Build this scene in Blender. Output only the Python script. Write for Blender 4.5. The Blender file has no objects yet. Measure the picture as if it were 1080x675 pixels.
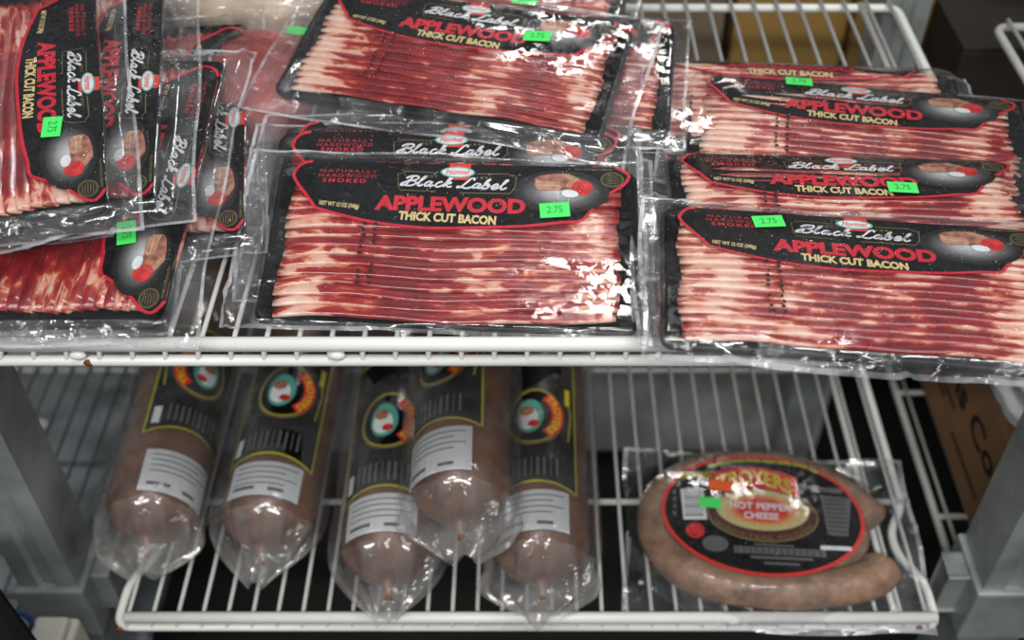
import bpy, bmesh, math, random
from mathutils import Vector, Matrix, Euler
S = bpy.context.scene
COL = S.collection
PI = math.pi
D = math.radians

# ------------------------------------------------------------------ camera, world, lamps, exposure
cam_d = bpy.data.cameras.new('camera'); cam = bpy.data.objects.new('camera', cam_d); COL.objects.link(cam)
cam.location = (0, 0, 0); cam.rotation_euler = (D(90 - 44), 0, 0)
cam_d.sensor_width = 36; cam_d.lens = 36 * 1179 / 1080; cam_d.shift_x = -16 / 1080
cam_d.clip_start = 0.05
cam_d.dof.use_dof = True; cam_d.dof.focus_distance = 0.775; cam_d.dof.aperture_fstop = 4.2
S.camera = cam
S.view_settings.view_transform = 'Standard'; S.view_settings.look = 'None'
S.view_settings.exposure = 0.0; S.view_settings.gamma = 1; S.view_settings.use_curve_mapping = False
S.cycles.transparent_max_bounces = 40
S.cycles.max_bounces = 10
W = bpy.data.worlds.new('shop_air'); S.world = W; W.use_nodes = True
W.node_tree.nodes['Background'].inputs[0].default_value = (0.82, 0.92, 1.0, 1)
W.node_tree.nodes['Background'].inputs[1].default_value = 0.17
def area(name, loc, target, sx, sy, power, col):
    l = bpy.data.lights.new(name, 'AREA'); l.shape = 'RECTANGLE'; l.size = sx; l.size_y = sy; l.energy = power; l.color = col
    o = bpy.data.objects.new(name, l); COL.objects.link(o); o.location = loc
    o.rotation_euler = (Vector(target) - Vector(loc)).to_track_quat('-Z', 'Y').to_euler(); return o
# two shop ceiling tubes before the cooler, then two lamps added for film glints
area('overhead_light', (-0.25, -0.85, .95), (0, .65, -.7), 1.25, .10, 26, (1, .985, .95))
area('overhead_light', (0.55, -0.15, 1.25), (.1, .6, -.6), 1.25, .10, 19, (1, .985, .95))
area('overhead_light', (0.40, 2.35, 1.25), (.1, .6, -.5), 1.25, .05, 9, (1, .985, .95))  # rear lamp added for glare on the right pile's film
area('overhead_light', (0.22, .96, 1.30), (.1, .6, -.5), .45, .05, 2.5, (1, .985, .95))  # short lamp added to put glints on the front middle pack

# ------------------------------------------------------------------ materials
def newmat(name):
    m = bpy.data.materials.new(name); m.use_nodes = True; nt = m.node_tree
    return m, nt, nt.nodes['Principled BSDF']
def N(nt, t, **kw):
    n = nt.nodes.new(t)
    for k, v in kw.items(): setattr(n, k, v)
    return n
def simple(name, col, rough=.5, metal=0, noise=0, nscale=40, bump=0, bscale=300, coat=0, spec=.5):
    m, nt, b = newmat(name)
    b.inputs['Base Color'].default_value = (*col, 1); b.inputs['Roughness'].default_value = rough
    b.inputs['Metallic'].default_value = metal; b.inputs['Coat Weight'].default_value = coat
    b.inputs['Specular IOR Level'].default_value = spec
    tc = N(nt, 'ShaderNodeTexCoord')
    if noise:
        n = N(nt, 'ShaderNodeTexNoise'); n.inputs['Scale'].default_value = nscale; n.inputs['Detail'].default_value = 5
        nt.links.new(tc.outputs['Object'], n.inputs['Vector'])
        r = N(nt, 'ShaderNodeValToRGB'); r.color_ramp.elements[0].position = .3; r.color_ramp.elements[1].position = .7
        r.color_ramp.elements[0].color = (*[c * (1 - noise) for c in col], 1)
        r.color_ramp.elements[1].color = (*[min(1, c * (1 + noise)) for c in col], 1)
        nt.links.new(n.outputs['Fac'], r.inputs['Fac']); nt.links.new(r.outputs['Color'], b.inputs['Base Color'])
    if bump:
        n = N(nt, 'ShaderNodeTexNoise'); n.inputs['Scale'].default_value = bscale
        nt.links.new(tc.outputs['Object'], n.inputs['Vector'])
        bp = N(nt, 'ShaderNodeBump'); bp.inputs['Strength'].default_value = bump; bp.inputs['Distance'].default_value = .002
        nt.links.new(n.outputs['Fac'], bp.inputs['Height']); nt.links.new(bp.outputs['Normal'], b.inputs['Normal'])
    return m
def film_mat(name, veil, gloss, vcol=(.75, .77, .8), rough=.12, bscale=60, bstr=.5):
    m, nt, b = newmat(name); nt.nodes.remove(b); out = nt.nodes['Material Output']
    tc = N(nt, 'ShaderNodeTexCoord')
    n = N(nt, 'ShaderNodeTexNoise'); n.inputs['Scale'].default_value = bscale; n.inputs['Detail'].default_value = 4; n.inputs['Distortion'].default_value = .6
    nt.links.new(tc.outputs['Object'], n.inputs['Vector'])
    bp = N(nt, 'ShaderNodeBump'); bp.inputs['Strength'].default_value = bstr; bp.inputs['Distance'].default_value = .004
    mp_ = N(nt, 'ShaderNodeMapRange'); mp_.inputs[1].default_value = .50; mp_.inputs[2].default_value = .80
    nt.links.new(n.outputs['Fac'], mp_.inputs[0]); nt.links.new(mp_.outputs[0], bp.inputs['Height'])
    tr = N(nt, 'ShaderNodeBsdfTransparent'); tr.inputs[0].default_value = (.97, .97, .98, 1)
    gl = N(nt, 'ShaderNodeBsdfGlossy'); gl.inputs['Roughness'].default_value = rough; gl.inputs['Color'].default_value = (1, 1, 1, 1)
    df = N(nt, 'ShaderNodeBsdfDiffuse'); df.inputs['Color'].default_value = (*vcol, 1)
    nt.links.new(bp.outputs['Normal'], gl.inputs['Normal'])
    fr = N(nt, 'ShaderNodeFresnel'); fr.inputs['IOR'].default_value = 1.5; nt.links.new(bp.outputs['Normal'], fr.inputs['Normal'])
    mn = N(nt, 'ShaderNodeMath', operation='MINIMUM'); mn.inputs[1].default_value = .13; nt.links.new(fr.outputs[0], mn.inputs[0])
    ml = N(nt, 'ShaderNodeMath', operation='MULTIPLY'); ml.inputs[1].default_value = gloss; ml.use_clamp = True
    nt.links.new(mn.outputs[0], ml.inputs[0])
    n2 = N(nt, 'ShaderNodeTexNoise'); n2.inputs['Scale'].default_value = 22; n2.inputs['Detail'].default_value = 6
    nt.links.new(tc.outputs['Object'], n2.inputs['Vector'])
    mr = N(nt, 'ShaderNodeMapRange'); mr.inputs[1].default_value = .35; mr.inputs[2].default_value = .7
    mr.inputs[3].default_value = veil * .25; mr.inputs[4].default_value = veil * 2.2
    nt.links.new(n2.outputs['Fac'], mr.inputs[0])
    m1 = N(nt, 'ShaderNodeMixShader'); m2 = N(nt, 'ShaderNodeMixShader')
    nt.links.new(mr.outputs[0], m1.inputs[0]); nt.links.new(tr.outputs[0], m1.inputs[1]); nt.links.new(df.outputs[0], m1.inputs[2])
    nt.links.new(ml.outputs[0], m2.inputs[0]); nt.links.new(m1.outputs[0], m2.inputs[1]); nt.links.new(gl.outputs[0], m2.inputs[2])
    nt.links.new(m2.outputs[0], out.inputs['Surface'])
    return m
M = {}
M['bag_end'] = film_mat('sausage_bag_end', .14, 1.9, vcol=(.62, .6, .58), bscale=38, bstr=1.0, rough=.14)
M['film'] = film_mat('clear_film', .008, 1.3, rough=.08, bstr=1.0, bscale=170)
M['film_margin'] = film_mat('clear_film_margin', .05, 1.7, bscale=45, bstr=.9, rough=.12)
M['film_seam'] = film_mat('clear_film_seam', .30, 2.4, bscale=80, bstr=.6, rough=.12)
M['bag'] = film_mat('sausage_bag', .055, 1.5, vcol=(.62, .6, .6), bscale=30, bstr=.9, rough=.14)
M['tray'] = simple('black_tray', (.004, .004, .0045), .35, bump=.3, bscale=120, spec=.3)
M['card'] = simple('black_card', (.0035, .0035, .0042), .5, spec=.2)
M['red'] = simple('red_ink', (.66, .012, .035), .5)
M['dred'] = simple('dark_red_ink', (.40, .010, .022), .5)
M['brightred'] = simple('bright_red_ink', (.80, .04, .03), .5)
M['cream'] = simple('cream_ink', (.80, .62, .28), .5)
M['gold'] = simple('gold_ink', (.22, .17, .07), .5)
M['white'] = simple('white_ink', (.82, .84, .86), .5)
M['teal'] = simple('teal_ink', (.10, .42, .33), .5)
M['green'] = simple('green_sticker', (.075, .83, .15), .6)
M['dgreen'] = simple('dark_green_ink', (.02, .30, .06), .6)
M['orange'] = simple('orange_sticker', (.95, .14, .03), .6)
M['grey'] = simple('grey_ink', (.13, .13, .135), .5)
M['yellow'] = simple('yellow_ink', (.75, .62, .03), .5)
M['yellowline'] = simple('yellow_line_ink', (.50, .48, .03), .5)
M['glow'] = None
M['wood'] = simple('smoked_meat_picture', (.36, .15, .095), .5, noise=.55, nscale=180)
M['woodpale'] = simple('smoked_meat_face_picture', (.50, .27, .18), .5, noise=.3, nscale=200)
M['apple'] = simple('apple_picture', (.62, .03, .03), .5, noise=.45, nscale=150)
M['wire'] = simple('white_coated_wire', (.70, .70, .67), .35, noise=.06, nscale=30)
M['rail'] = simple('white_coated_rail', (.86, .86, .83), .35, noise=.05, nscale=12)
M['oldwire'] = simple('aged_coated_wire', (.50, .50, .46), .4, noise=.12, nscale=25)
M['greywire'] = simple('grey_wire', (.16, .17, .17), .4, noise=.2, nscale=25)
M['rust'] = simple('rust', (.22, .07, .02), .9, noise=.5, nscale=300)
M['galv'] = simple('galvanised_steel', (.33, .36, .35), .45, metal=.35, noise=.45, nscale=14, bump=.15, bscale=60)
M['galv2'] = simple('galvanised_sheet', (.50, .54, .56), .45, metal=.3, noise=.55, nscale=9, bump=.3, bscale=30)
M['steel'] = simple('steel_panel', (.72, .72, .69), .45, metal=.4, noise=.5, nscale=8)
M['dark'] = simple('dark_floor', (.012, .012, .011), .8)
M['black'] = simple('matt_black', (.004, .004, .004), .8, noise=.3, nscale=20, spec=.15)
M['box'] = simple('brown_cardboard', (.30, .155, .075), .8, noise=.12, nscale=20)
M['boxm'] = simple('mustard_cardboard', (.33, .19, .05), .8, noise=.2, nscale=9)
M['boxd'] = simple('dark_cardboard', (.016, .011, .007), .8, noise=.15, nscale=9)
M['boxg'] = simple('grey_brown_cardboard', (.16, .12, .08), .8, noise=.15, nscale=9)
M['maroon'] = simple('maroon_ink', (.10, .02, .015), .5)
M['ink'] = simple('black_ink', (.012, .01, .01), .6)
M['plasticw'] = simple('white_plastic', (.70, .68, .60), .4)
M['bagwhite'] = simple('white_plastic_bag', (.62, .62, .62), .35, noise=.12, nscale=18, bump=.5, bscale=30)
M['blue'] = simple('blue_wire_coating', (.015, .05, .20), .4)
M['sticker'] = simple('white_paper_sticker', (.66, .68, .70), .55)
M['rope'] = simple('rope_sausage_meat', (.31, .185, .12), .45, noise=.35, nscale=70, bump=.6, bscale=120)
M['casing'] = simple('smoked_casing', (.165, .070, .036), .38, noise=.5, nscale=28, bump=.4, bscale=70)
M['pale'] = simple('pale_meat', (.50, .38, .27), .4, noise=.25, nscale=40)
M['redmeat'] = simple('red_meat', (.42, .06, .05), .35, noise=.35, nscale=40)

def radial_mat(name, rx, ry, stops):           # print whose ink changes from the middle outwards
    m, nt, b = newmat(name); b.inputs['Roughness'].default_value = .5
    tc = N(nt, 'ShaderNodeTexCoord'); uv = N(nt, 'ShaderNodeUVMap')
    ln = N(nt, 'ShaderNodeVectorMath', operation='LENGTH'); nt.links.new(uv.outputs[0], ln.inputs[0])
    r = N(nt, 'ShaderNodeValToRGB'); e = r.color_ramp.elements
    e[0].position, e[0].color = stops[0][0], (*stops[0][1], 1); e[1].position, e[1].color = stops[-1][0], (*stops[-1][1], 1)
    for p, c in stops[1:-1]:
        x = e.new(p); x.color = (*c, 1)
    nt.links.new(ln.outputs['Value'], r.inputs[0]); nt.links.new(r.outputs[0], b.inputs['Base Color'])
    return m
M['glow'] = radial_mat('grey_halo_print', 1, 1, [(0, (.66, .67, .69)), (.3, (.42, .43, .44)), (.6, (.12, .12, .125)), (.85, (.010, .010, .011)), (1, (.0035, .0035, .0042))])
M['burst'] = radial_mat('red_yellow_burst_print', 1, 1, [(0, (.75, .04, .03)), (.5, (.75, .05, .03)), (.72, (.75, .42, .15)), (.86, (.62, .55, .26)), (1, (.60, .56, .28))])

def bacon_mat():
    m, nt, b = newmat('bacon_slice'); L = nt.links.new
    tc = N(nt, 'ShaderNodeTexCoord'); uv = N(nt, 'ShaderNodeUVMap'); oi = N(nt, 'ShaderNodeObjectInfo')
    at = N(nt, 'ShaderNodeAttribute'); at.attribute_type = 'OBJECT'; at.attribute_name = 'pack_seed'; af = N(nt, 'ShaderNodeAttribute'); af.attribute_type = 'OBJECT'; af.attribute_name = 'pack_fat'
    # zones running across all slices of one pack
    mp = N(nt, 'ShaderNodeMapping'); mp.inputs['Scale'].default_value = (26, 5, 0); L(tc.outputs['Object'], mp.inputs['Vector'])
    z = N(nt, 'ShaderNodeTexNoise'); z.noise_dimensions = '4D'; z.inputs['Scale'].default_value = 1; z.inputs['Detail'].default_value = 2
    L(mp.outputs[0], z.inputs['Vector']); L(at.outputs['Fac'], z.inputs['W'])
    # streaks along each slice
    mp2 = N(nt, 'ShaderNodeMapping'); mp2.inputs['Scale'].default_value = (34, 95, 40); L(tc.outputs['Object'], mp2.inputs['Vector'])
    sm = N(nt, 'ShaderNodeMath', operation='MULTIPLY_ADD'); sm.inputs[1].default_value = 37; L(oi.outputs['Random'], sm.inputs[0]); L(at.outputs['Fac'], sm.inputs[2])
    s = N(nt, 'ShaderNodeTexNoise'); s.noise_dimensions = '4D'; s.inputs['Scale'].default_value = 1; s.inputs['Detail'].default_value = 4; s.inputs['Roughness'].default_value = .6; s.inputs['Distortion'].default_value = .7
    L(mp2.outputs[0], s.inputs['Vector']); L(sm.outputs[0], s.inputs['W'])
    # fat rim from the UV
    sx = N(nt, 'ShaderNodeSeparateXYZ'); L(uv.outputs[0], sx.inputs[0])
    rim = N(nt, 'ShaderNodeMapRange'); rim.inputs[1].default_value = .60; rim.inputs[2].default_value = .68; rim.inputs[3].default_value = 0; rim.inputs[4].default_value = .11
    L(sx.outputs['Y'], rim.inputs[0])
    endz = N(nt, 'ShaderNodeMapRange'); endz.inputs[1].default_value = .34; endz.inputs[2].default_value = .10; endz.inputs[3].default_value = 0; endz.inputs[4].default_value = .15
    L(sx.outputs['X'], endz.inputs[0])
    endr = N(nt, 'ShaderNodeMapRange'); endr.inputs[1].default_value = .80; endr.inputs[2].default_value = 1.0; endr.inputs[3].default_value = 0; endr.inputs[4].default_value = .12
    L(sx.outputs['X'], endr.inputs[0])
    def add(a, c, op='ADD'):
        q = N(nt, 'ShaderNodeMath', operation=op); L(a, q.inputs[0])
        if isinstance(c, float): q.inputs[1].default_value = c
        else: L(c, q.inputs[1])
        return q.outputs[0]
    zz = add(add(z.outputs['Fac'], -.5), 1.15, 'MULTIPLY') if False else None
    q = N(nt, 'ShaderNodeMath', operation='MULTIPLY_ADD'); q.inputs[1].default_value = .9; q.inputs[2].default_value = -.518; L(z.outputs['Fac'], q.inputs[0])
    tot = add(add(add(add(add(s.outputs['Fac'], q.outputs[0]), rim.outputs[0]), endz.outputs[0]), endr.outputs[0]), af.outputs['Fac'])
    r = N(nt, 'ShaderNodeValToRGB'); e = r.color_ramp.elements
    e[0].position, e[0].color = .36, (.20, .008, .012, 1); e[1].position, e[1].color = .80, (.88, .64, .54, 1)
    for p, c in [(.48, (.33, .014, .020)), (.555, (.42, .035, .028)), (.585, (.58, .14, .075)), (.625, (.80, .42, .32))]:
        x = e.new(p); x.color = (*c, 1)
    L(tot, r.inputs[0])
    # warm tint in the fat
    n3 = N(nt, 'ShaderNodeTexNoise'); n3.inputs['Scale'].default_value = 45; L(tc.outputs['Object'], n3.inputs['Vector'])
    mr = N(nt, 'ShaderNodeMapRange'); mr.inputs[1].default_value = .45; mr.inputs[2].default_value = .7; mr.inputs[4].default_value = .45; L(n3.outputs['Fac'], mr.inputs[0])
    mx = N(nt, 'ShaderNodeMix', data_type='RGBA', blend_type='MULTIPLY'); mx.inputs['B'].default_value = (1, .72, .48, 1)
    L(mr.outputs[0], mx.inputs['Factor']); L(r.outputs[0], mx.inputs['A'])
    L(mx.outputs['Result'], b.inputs['Base Color'])
    b.inputs['Roughness'].default_value = .3; b.inputs['Specular IOR Level'].default_value = .6
    b.inputs['Coat Weight'].default_value = .6; b.inputs['Coat Roughness'].default_value = .08
    bp = N(nt, 'ShaderNodeBump'); bp.inputs['Strength'].default_value = .5; bp.inputs['Distance'].default_value = .0015
    L(s.outputs['Fac'], bp.inputs['Height']); L(bp.outputs[0], b.inputs['Normal'])
    return m
M['bacon'] = bacon_mat()

# ------------------------------------------------------------------ object helpers
def link(name, me, parent=None, smooth=True):
    if smooth:
        for p in me.polygons: p.use_smooth = True
    o = bpy.data.objects.new(name, me); COL.objects.link(o)
    if parent: o.parent = parent
    return o
def bm_obj(name, bm, mats, parent=None, smooth=True):
    me = bpy.data.meshes.new(name); bm.to_mesh(me); bm.free()
    for m in (mats if isinstance(mats, (list, tuple)) else [mats]): me.materials.append(m)
    return link(name, me, parent, smooth)
def tag(o, label=None, cat=None, group=None, kind=None):
    if label: o['label'] = label
    if cat: o['category'] = cat
    if group: o['group'] = group
    if kind: o['kind'] = kind
    return o
def thing(name, loc=(0, 0, 0), rot=None, label=None, cat=None, group=None):
    o = bpy.data.objects.new(name, None); o.empty_display_size = .02; COL.objects.link(o); o.location = loc
    if rot: o.rotation_euler = rot
    return tag(o, label, cat, group)
def tube_bm(pts, r, seg=10, bm=None, caps=True, rx=None):
    bm = bm or bmesh.new(); pts = [Vector(p) for p in pts]; rings = []
    prev = None
    for i, p in enumerate(pts):
        t = (pts[min(i + 1, len(pts) - 1)] - pts[max(i - 1, 0)]).normalized()
        if prev is None: a = t.orthogonal().normalized()
        else:
            a = (prev - t * prev.dot(t))
            a = a.normalized() if a.length > 1e-6 else t.orthogonal().normalized()
        prev = a; b = t.cross(a)
        rr = r(i / (len(pts) - 1)) if callable(r) else r
        rings.append([bm.verts.new(p + (a * math.cos(2 * PI * k / seg) + b * math.sin(2 * PI * k / seg)) * rr) for k in range(seg)])
    for A, B in zip(rings, rings[1:]):
        for k in range(seg): bm.faces.new((A[k], A[(k + 1) % seg], B[(k + 1) % seg], B[k]))
    if caps: bm.faces.new(rings[0][::-1]); bm.faces.new(rings[-1])
    return bm
def rounded(pts, rad, n=5):
    pts = [Vector(p) for p in pts]; out = [pts[0]]
    for a, b, c in zip(pts, pts[1:], pts[2:]):
        u = (a - b).normalized(); w = (c - b).normalized(); r = min(rad, (a - b).length * .45, (c - b).length * .45)
        p0, p2 = b + u * r, b + w * r
        for i in range(n + 1):
            t = i / n; out.append(p0 * (1 - t) ** 2 + b * 2 * t * (1 - t) + p2 * t * t)
    out.append(pts[-1]); return out
def box_bm(x0, x1, y0, y1, z0, z1, bev=0, bm=None):
    bm = bm or bmesh.new()
    g = bmesh.ops.create_cube(bm, size=1)
    for v in g['verts']:
        v.co = Vector(((x0 + x1) / 2 + v.co.x * (x1 - x0), (y0 + y1) / 2 + v.co.y * (y1 - y0), (z0 + z1) / 2 + v.co.z * (z1 - z0)))
    if bev:
        es = list({e for v in g['verts'] for e in v.link_edges})
        bmesh.ops.bevel(bm, geom=es, offset=bev, segments=2, affect='EDGES', profile=.6)
    return bm
def rnd_field(seed, n=10, f0=20, f1=90):
    R = random.Random(seed); w = []
    for _ in range(n):
        a = R.uniform(0, 2 * PI); f = R.uniform(f0, f1); w.append((math.cos(a) * f, math.sin(a) * f, R.uniform(0, 6.28), 1 / n ** .5))
    return lambda x, y: sum(k * math.sin(a * x + b * y + c) for a, b, c, k in w)

# ------------------------------------------------------------------ flat print: shapes collected in one mesh with several inks
TXT = {}
def text_geo(s, off=0.0, shear=0.0, sp=1.0):
    key = (s, off, shear, sp)
    if key in TXT: return TXT[key]
    c = bpy.data.curves.new('lettering', 'FONT'); c.body = s; c.size = 1; c.offset = off; c.shear = shear; c.space_character = sp
    c.resolution_u = 3; c.fill_mode = 'FRONT'
    o = bpy.data.objects.new('lettering', c); COL.objects.link(o); bpy.context.view_layer.update()
    me = bpy.data.meshes.new_from_object(o.evaluated_get(bpy.context.evaluated_depsgraph_get()))
    bm = bmesh.new(); bm.from_mesh(me); bmesh.ops.triangulate(bm, faces=bm.faces[:])
    vs = [(v.co.x, v.co.y) for v in bm.verts]; bm.verts.index_update(); fs = [[v.index for v in f.verts] for f in bm.faces]
    bm.free(); bpy.data.objects.remove(o); bpy.data.curves.remove(c); bpy.data.meshes.remove(me)
    x0 = min(v[0] for v in vs); x1 = max(v[0] for v in vs); y0 = min(v[1] for v in vs); y1 = max(v[1] for v in vs)
    vs = [((x - x0) / (x1 - x0), (y - y0) / (y1 - y0)) for x, y in vs]
    TXT[key] = (vs, fs); return TXT[key]
class Print:
    def __init__(s): s.bm = bmesh.new(); s.mats = []; s.uv = s.bm.loops.layers.uv.new('UVMap')
    def mi(s, k):
        if k not in s.mats: s.mats.append(k)
        return s.mats.index(k)
    def poly(s, pts, mat, z=0, uvs=None):
        vs = [s.bm.verts.new((p[0], p[1], z)) for p in pts]
        f = s.bm.faces.new(vs); f.material_index = s.mi(mat)
        if f.normal.z < 0 or sum((pts[i][0] * pts[(i + 1) % len(pts)][1] - pts[(i + 1) % len(pts)][0] * pts[i][1]) for i in range(len(pts))) < 0: f.normal_flip()
        return f
    def line(s, pts, w, mat, z=0, closed=False):
        pts = [Vector((p[0], p[1])) for p in pts]; n = len(pts); L = []; Rr = []
        for i, p in enumerate(pts):
            a = pts[(i - 1) % n] if closed or i > 0 else p; b = pts[(i + 1) % n] if closed or i < n - 1 else p
            t = (b - a).normalized(); nn = Vector((-t.y, t.x)) * w / 2
            L.append(s.bm.verts.new((p.x + nn.x, p.y + nn.y, z))); Rr.append(s.bm.verts.new((p.x - nn.x, p.y - nn.y, z)))
        for i in range(n if closed else n - 1):
            j = (i + 1) % n; f = s.bm.faces.new((L[i], Rr[i], Rr[j], L[j])); f.material_index = s.mi(mat)
    def ell(s, cx, cy, rx, ry, mat, z=0, n=32, rot=0, uv=False):
        c, sn = math.cos(rot), math.sin(rot)
        ce = s.bm.verts.new((cx, cy, z)); vs = []
        for k in range(n):
            a = 2 * PI * k / n; x = rx * math.cos(a); y = ry * math.sin(a); vs.append(s.bm.verts.new((cx + x * c - y * sn, cy + x * sn + y * c, z)))
        for k in range(n):
            f = s.bm.faces.new((ce, vs[k], vs[(k + 1) % n])); f.material_index = s.mi(mat)
            a0 = 2 * PI * k / n; a1 = 2 * PI * (k + 1) / n
            for l, u in zip(f.loops, ((0, 0), (math.cos(a0), math.sin(a0)), (math.cos(a1), math.sin(a1)))): l[s.uv].uv = u
    def ring(s, cx, cy, rx, ry, w, mat, z=0, n=40, a0=0, a1=2 * PI):
        cl = abs(a1 - a0 - 2 * PI) < 1e-6
        s.line([(cx + rx * math.cos(a0 + (a1 - a0) * k / n), cy + ry * math.sin(a0 + (a1 - a0) * k / n)) for k in range(n if cl else n + 1)], w, mat, z, cl)
    def text(s, t, x0, x1, y0, y1, mat, z=0, off=0, shear=0, fn=None, rot=0, sp=1.0):
        vs, fs = text_geo(t, off, shear, sp); o = []
        for u, v in vs:
            if fn: x, y = fn(u, v)
            else:
                x, y = x0 + (x1 - x0) * u, y0 + (y1 - y0) * v
                if rot:
                    cx, cy = (x0 + x1) / 2, (y0 + y1) / 2; dx, dy = x - cx, y - cy
                    x, y = cx + dx * math.cos(rot) - dy * math.sin(rot), cy + dx * math.sin(rot) + dy * math.cos(rot)
            o.append(s.bm.verts.new((x, y, z)))
        m = s.mi(mat)
        for f in fs:
            try: q = s.bm.faces.new([o[i] for i in f]); q.material_index = m
            except ValueError: pass
    def refine(s, ml, rounds=4):
        for _ in range(rounds):
            es = [e for e in s.bm.edges if e.calc_length() > ml]
            if not es: break
            bmesh.ops.subdivide_edges(s.bm, edges=es, cuts=1); bmesh.ops.triangulate(s.bm, faces=[f for f in s.bm.faces if len(f.verts) > 4])
    def warp(s, fn):
        for v in s.bm.verts: v.co = fn(v.co)
    def obj(s, name, parent=None):
        me = bpy.data.meshes.new(name); s.bm.to_mesh(me); s.bm.free()
        for k in s.mats: me.materials.append(M[k])
        return link(name, me, parent, False)
def catmull(pts, n=6, closed=False):
    P = [Vector((p[0], p[1])) for p in pts]; N_ = len(P); out = []
    for i in range(N_ if closed else N_ - 1):
        g = (lambda k: P[k % N_]) if closed else (lambda k: P[min(max(k, 0), N_ - 1)])
        a, b, c, d = g(i - 1), g(i), g(i + 1), g(i + 2)
        for k in range(n):
            t = k / n; out.append(.5 * ((2 * b) + (c - a) * t + (2 * a - 5 * b + 4 * c - d) * t * t + (3 * b - 3 * c + d - a) * t ** 3))
    if not closed: out.append(P[-1])
    return [(p.x, p.y) for p in out]

# measurements of the label's print, taken on the flat label of the middle pack (millimetres follow from the pack's real size)
_F, _A = 1179., D(44)
_R, _FW, _U = Vector((1, 0, 0)), Vector((0, math.cos(_A), -math.sin(_A))), Vector((0, math.sin(_A), math.cos(_A)))
def _ray(u, v): return _R * ((u - 556) / _F) + _U * ((337.5 - v) / _F) + _FW
_th = D(18); _o = _ray(471, 340) * .745; _ey = Vector((0, math.cos(_th), math.sin(_th))); _n = _R.cross(_ey)
def _raw(u, v):
    d = _ray(u, v); p = d * (_o.dot(_n) / d.dot(_n)) - _o; return p.dot(_R), p.dot(_ey)
_c = [sum(_raw(*q)[i] for q in ((298, 172), (674, 179), (268, 336), (668, 345))) / 4 for i in (0, 1)]
def lp(u, v):
    x, y = _raw(u, v); x -= _c[0]; y -= _c[1]; s = D(2); return (x * math.cos(s) - y * math.sin(s), x * math.sin(s) + y * math.cos(s))

def script_black_label(P, fn, w, mat, z):
    # hand-drawn brush lettering: 'Black Label' as strokes in a 0..11 x 0..2 box, slanted
    G = []
    def g(x, pts): G.append([(x + a + b * .32, b) for a, b in pts])
    g(0, [(.15, .25), (-.25, .0), (-.35, .35), (.2, 1.0), (.35, 1.75), (.25, .9), (.15, .05)])
    g(0, [(-.25, 1.35), (.1, 1.8), (.75, 1.85), (1.0, 1.5), (.75, 1.1), (.3, .98), (.85, .9), (1.05, .5), (.8, .08), (.3, .0), (.0, .2)])
    g(1.35, [(-.2, .3), (.15, 1.2), (.3, 1.8), (.1, 1.7), (.0, .8), (.1, .08), (.35, .1), (.5, .4)])
    g(2.1, [(.5, .85), (.2, .95), (-.05, .5), (.1, .05), (.4, .3), (.55, .95), (.5, .15), (.7, .05), (.9, .35)])
    g(3.2, [(.5, .8), (.3, .98), (.0, .55), (.1, .05), (.4, .02), (.7, .35)])
    g(4.1, [(-.2, .3), (.15, 1.2), (.28, 1.8), (.05, 1.7), (.0, .8), (-.02, .0)])
    g(4.1, [(.0, .35), (.35, .95), (.5, .8), (.15, .5), (.45, .05), (.8, .2)])
    g(5.9, [(.85, 1.45), (.8, 1.85), (.5, 1.85), (.3, 1.3), (.15, .7), (-.05, .15), (-.35, .0), (-.42, .2), (-.15, .22), (.3, .0), (.75, -.02), (1.05, .3)])
    g(7.1, [(.5, .85), (.2, .95), (-.05, .5), (.1, .05), (.4, .3), (.55, .95), (.5, .15), (.7, .05), (.85, .35)])
    g(8.05, [(-.05, .4), (.2, 1.3), (.3, 1.8), (.1, 1.6), (.0, .8), (.05, .1), (.4, .02), (.6, .5), (.4, .95), (.15, .7), (.75, .6)])
    g(9.0, [(-.1, .35), (.35, .45), (.5, .8), (.25, .98), (.0, .55), (.1, .05), (.45, .05), (.75, .4)])
    g(9.9, [(-.2, .3), (.15, 1.2), (.3, 1.8), (.1, 1.7), (.0, .8), (.1, .08), (.4, .1), (.6, .4)])
    for s in G: P.line([fn(*p) for p in catmull(s, 4)], w, mat, z)

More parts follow.
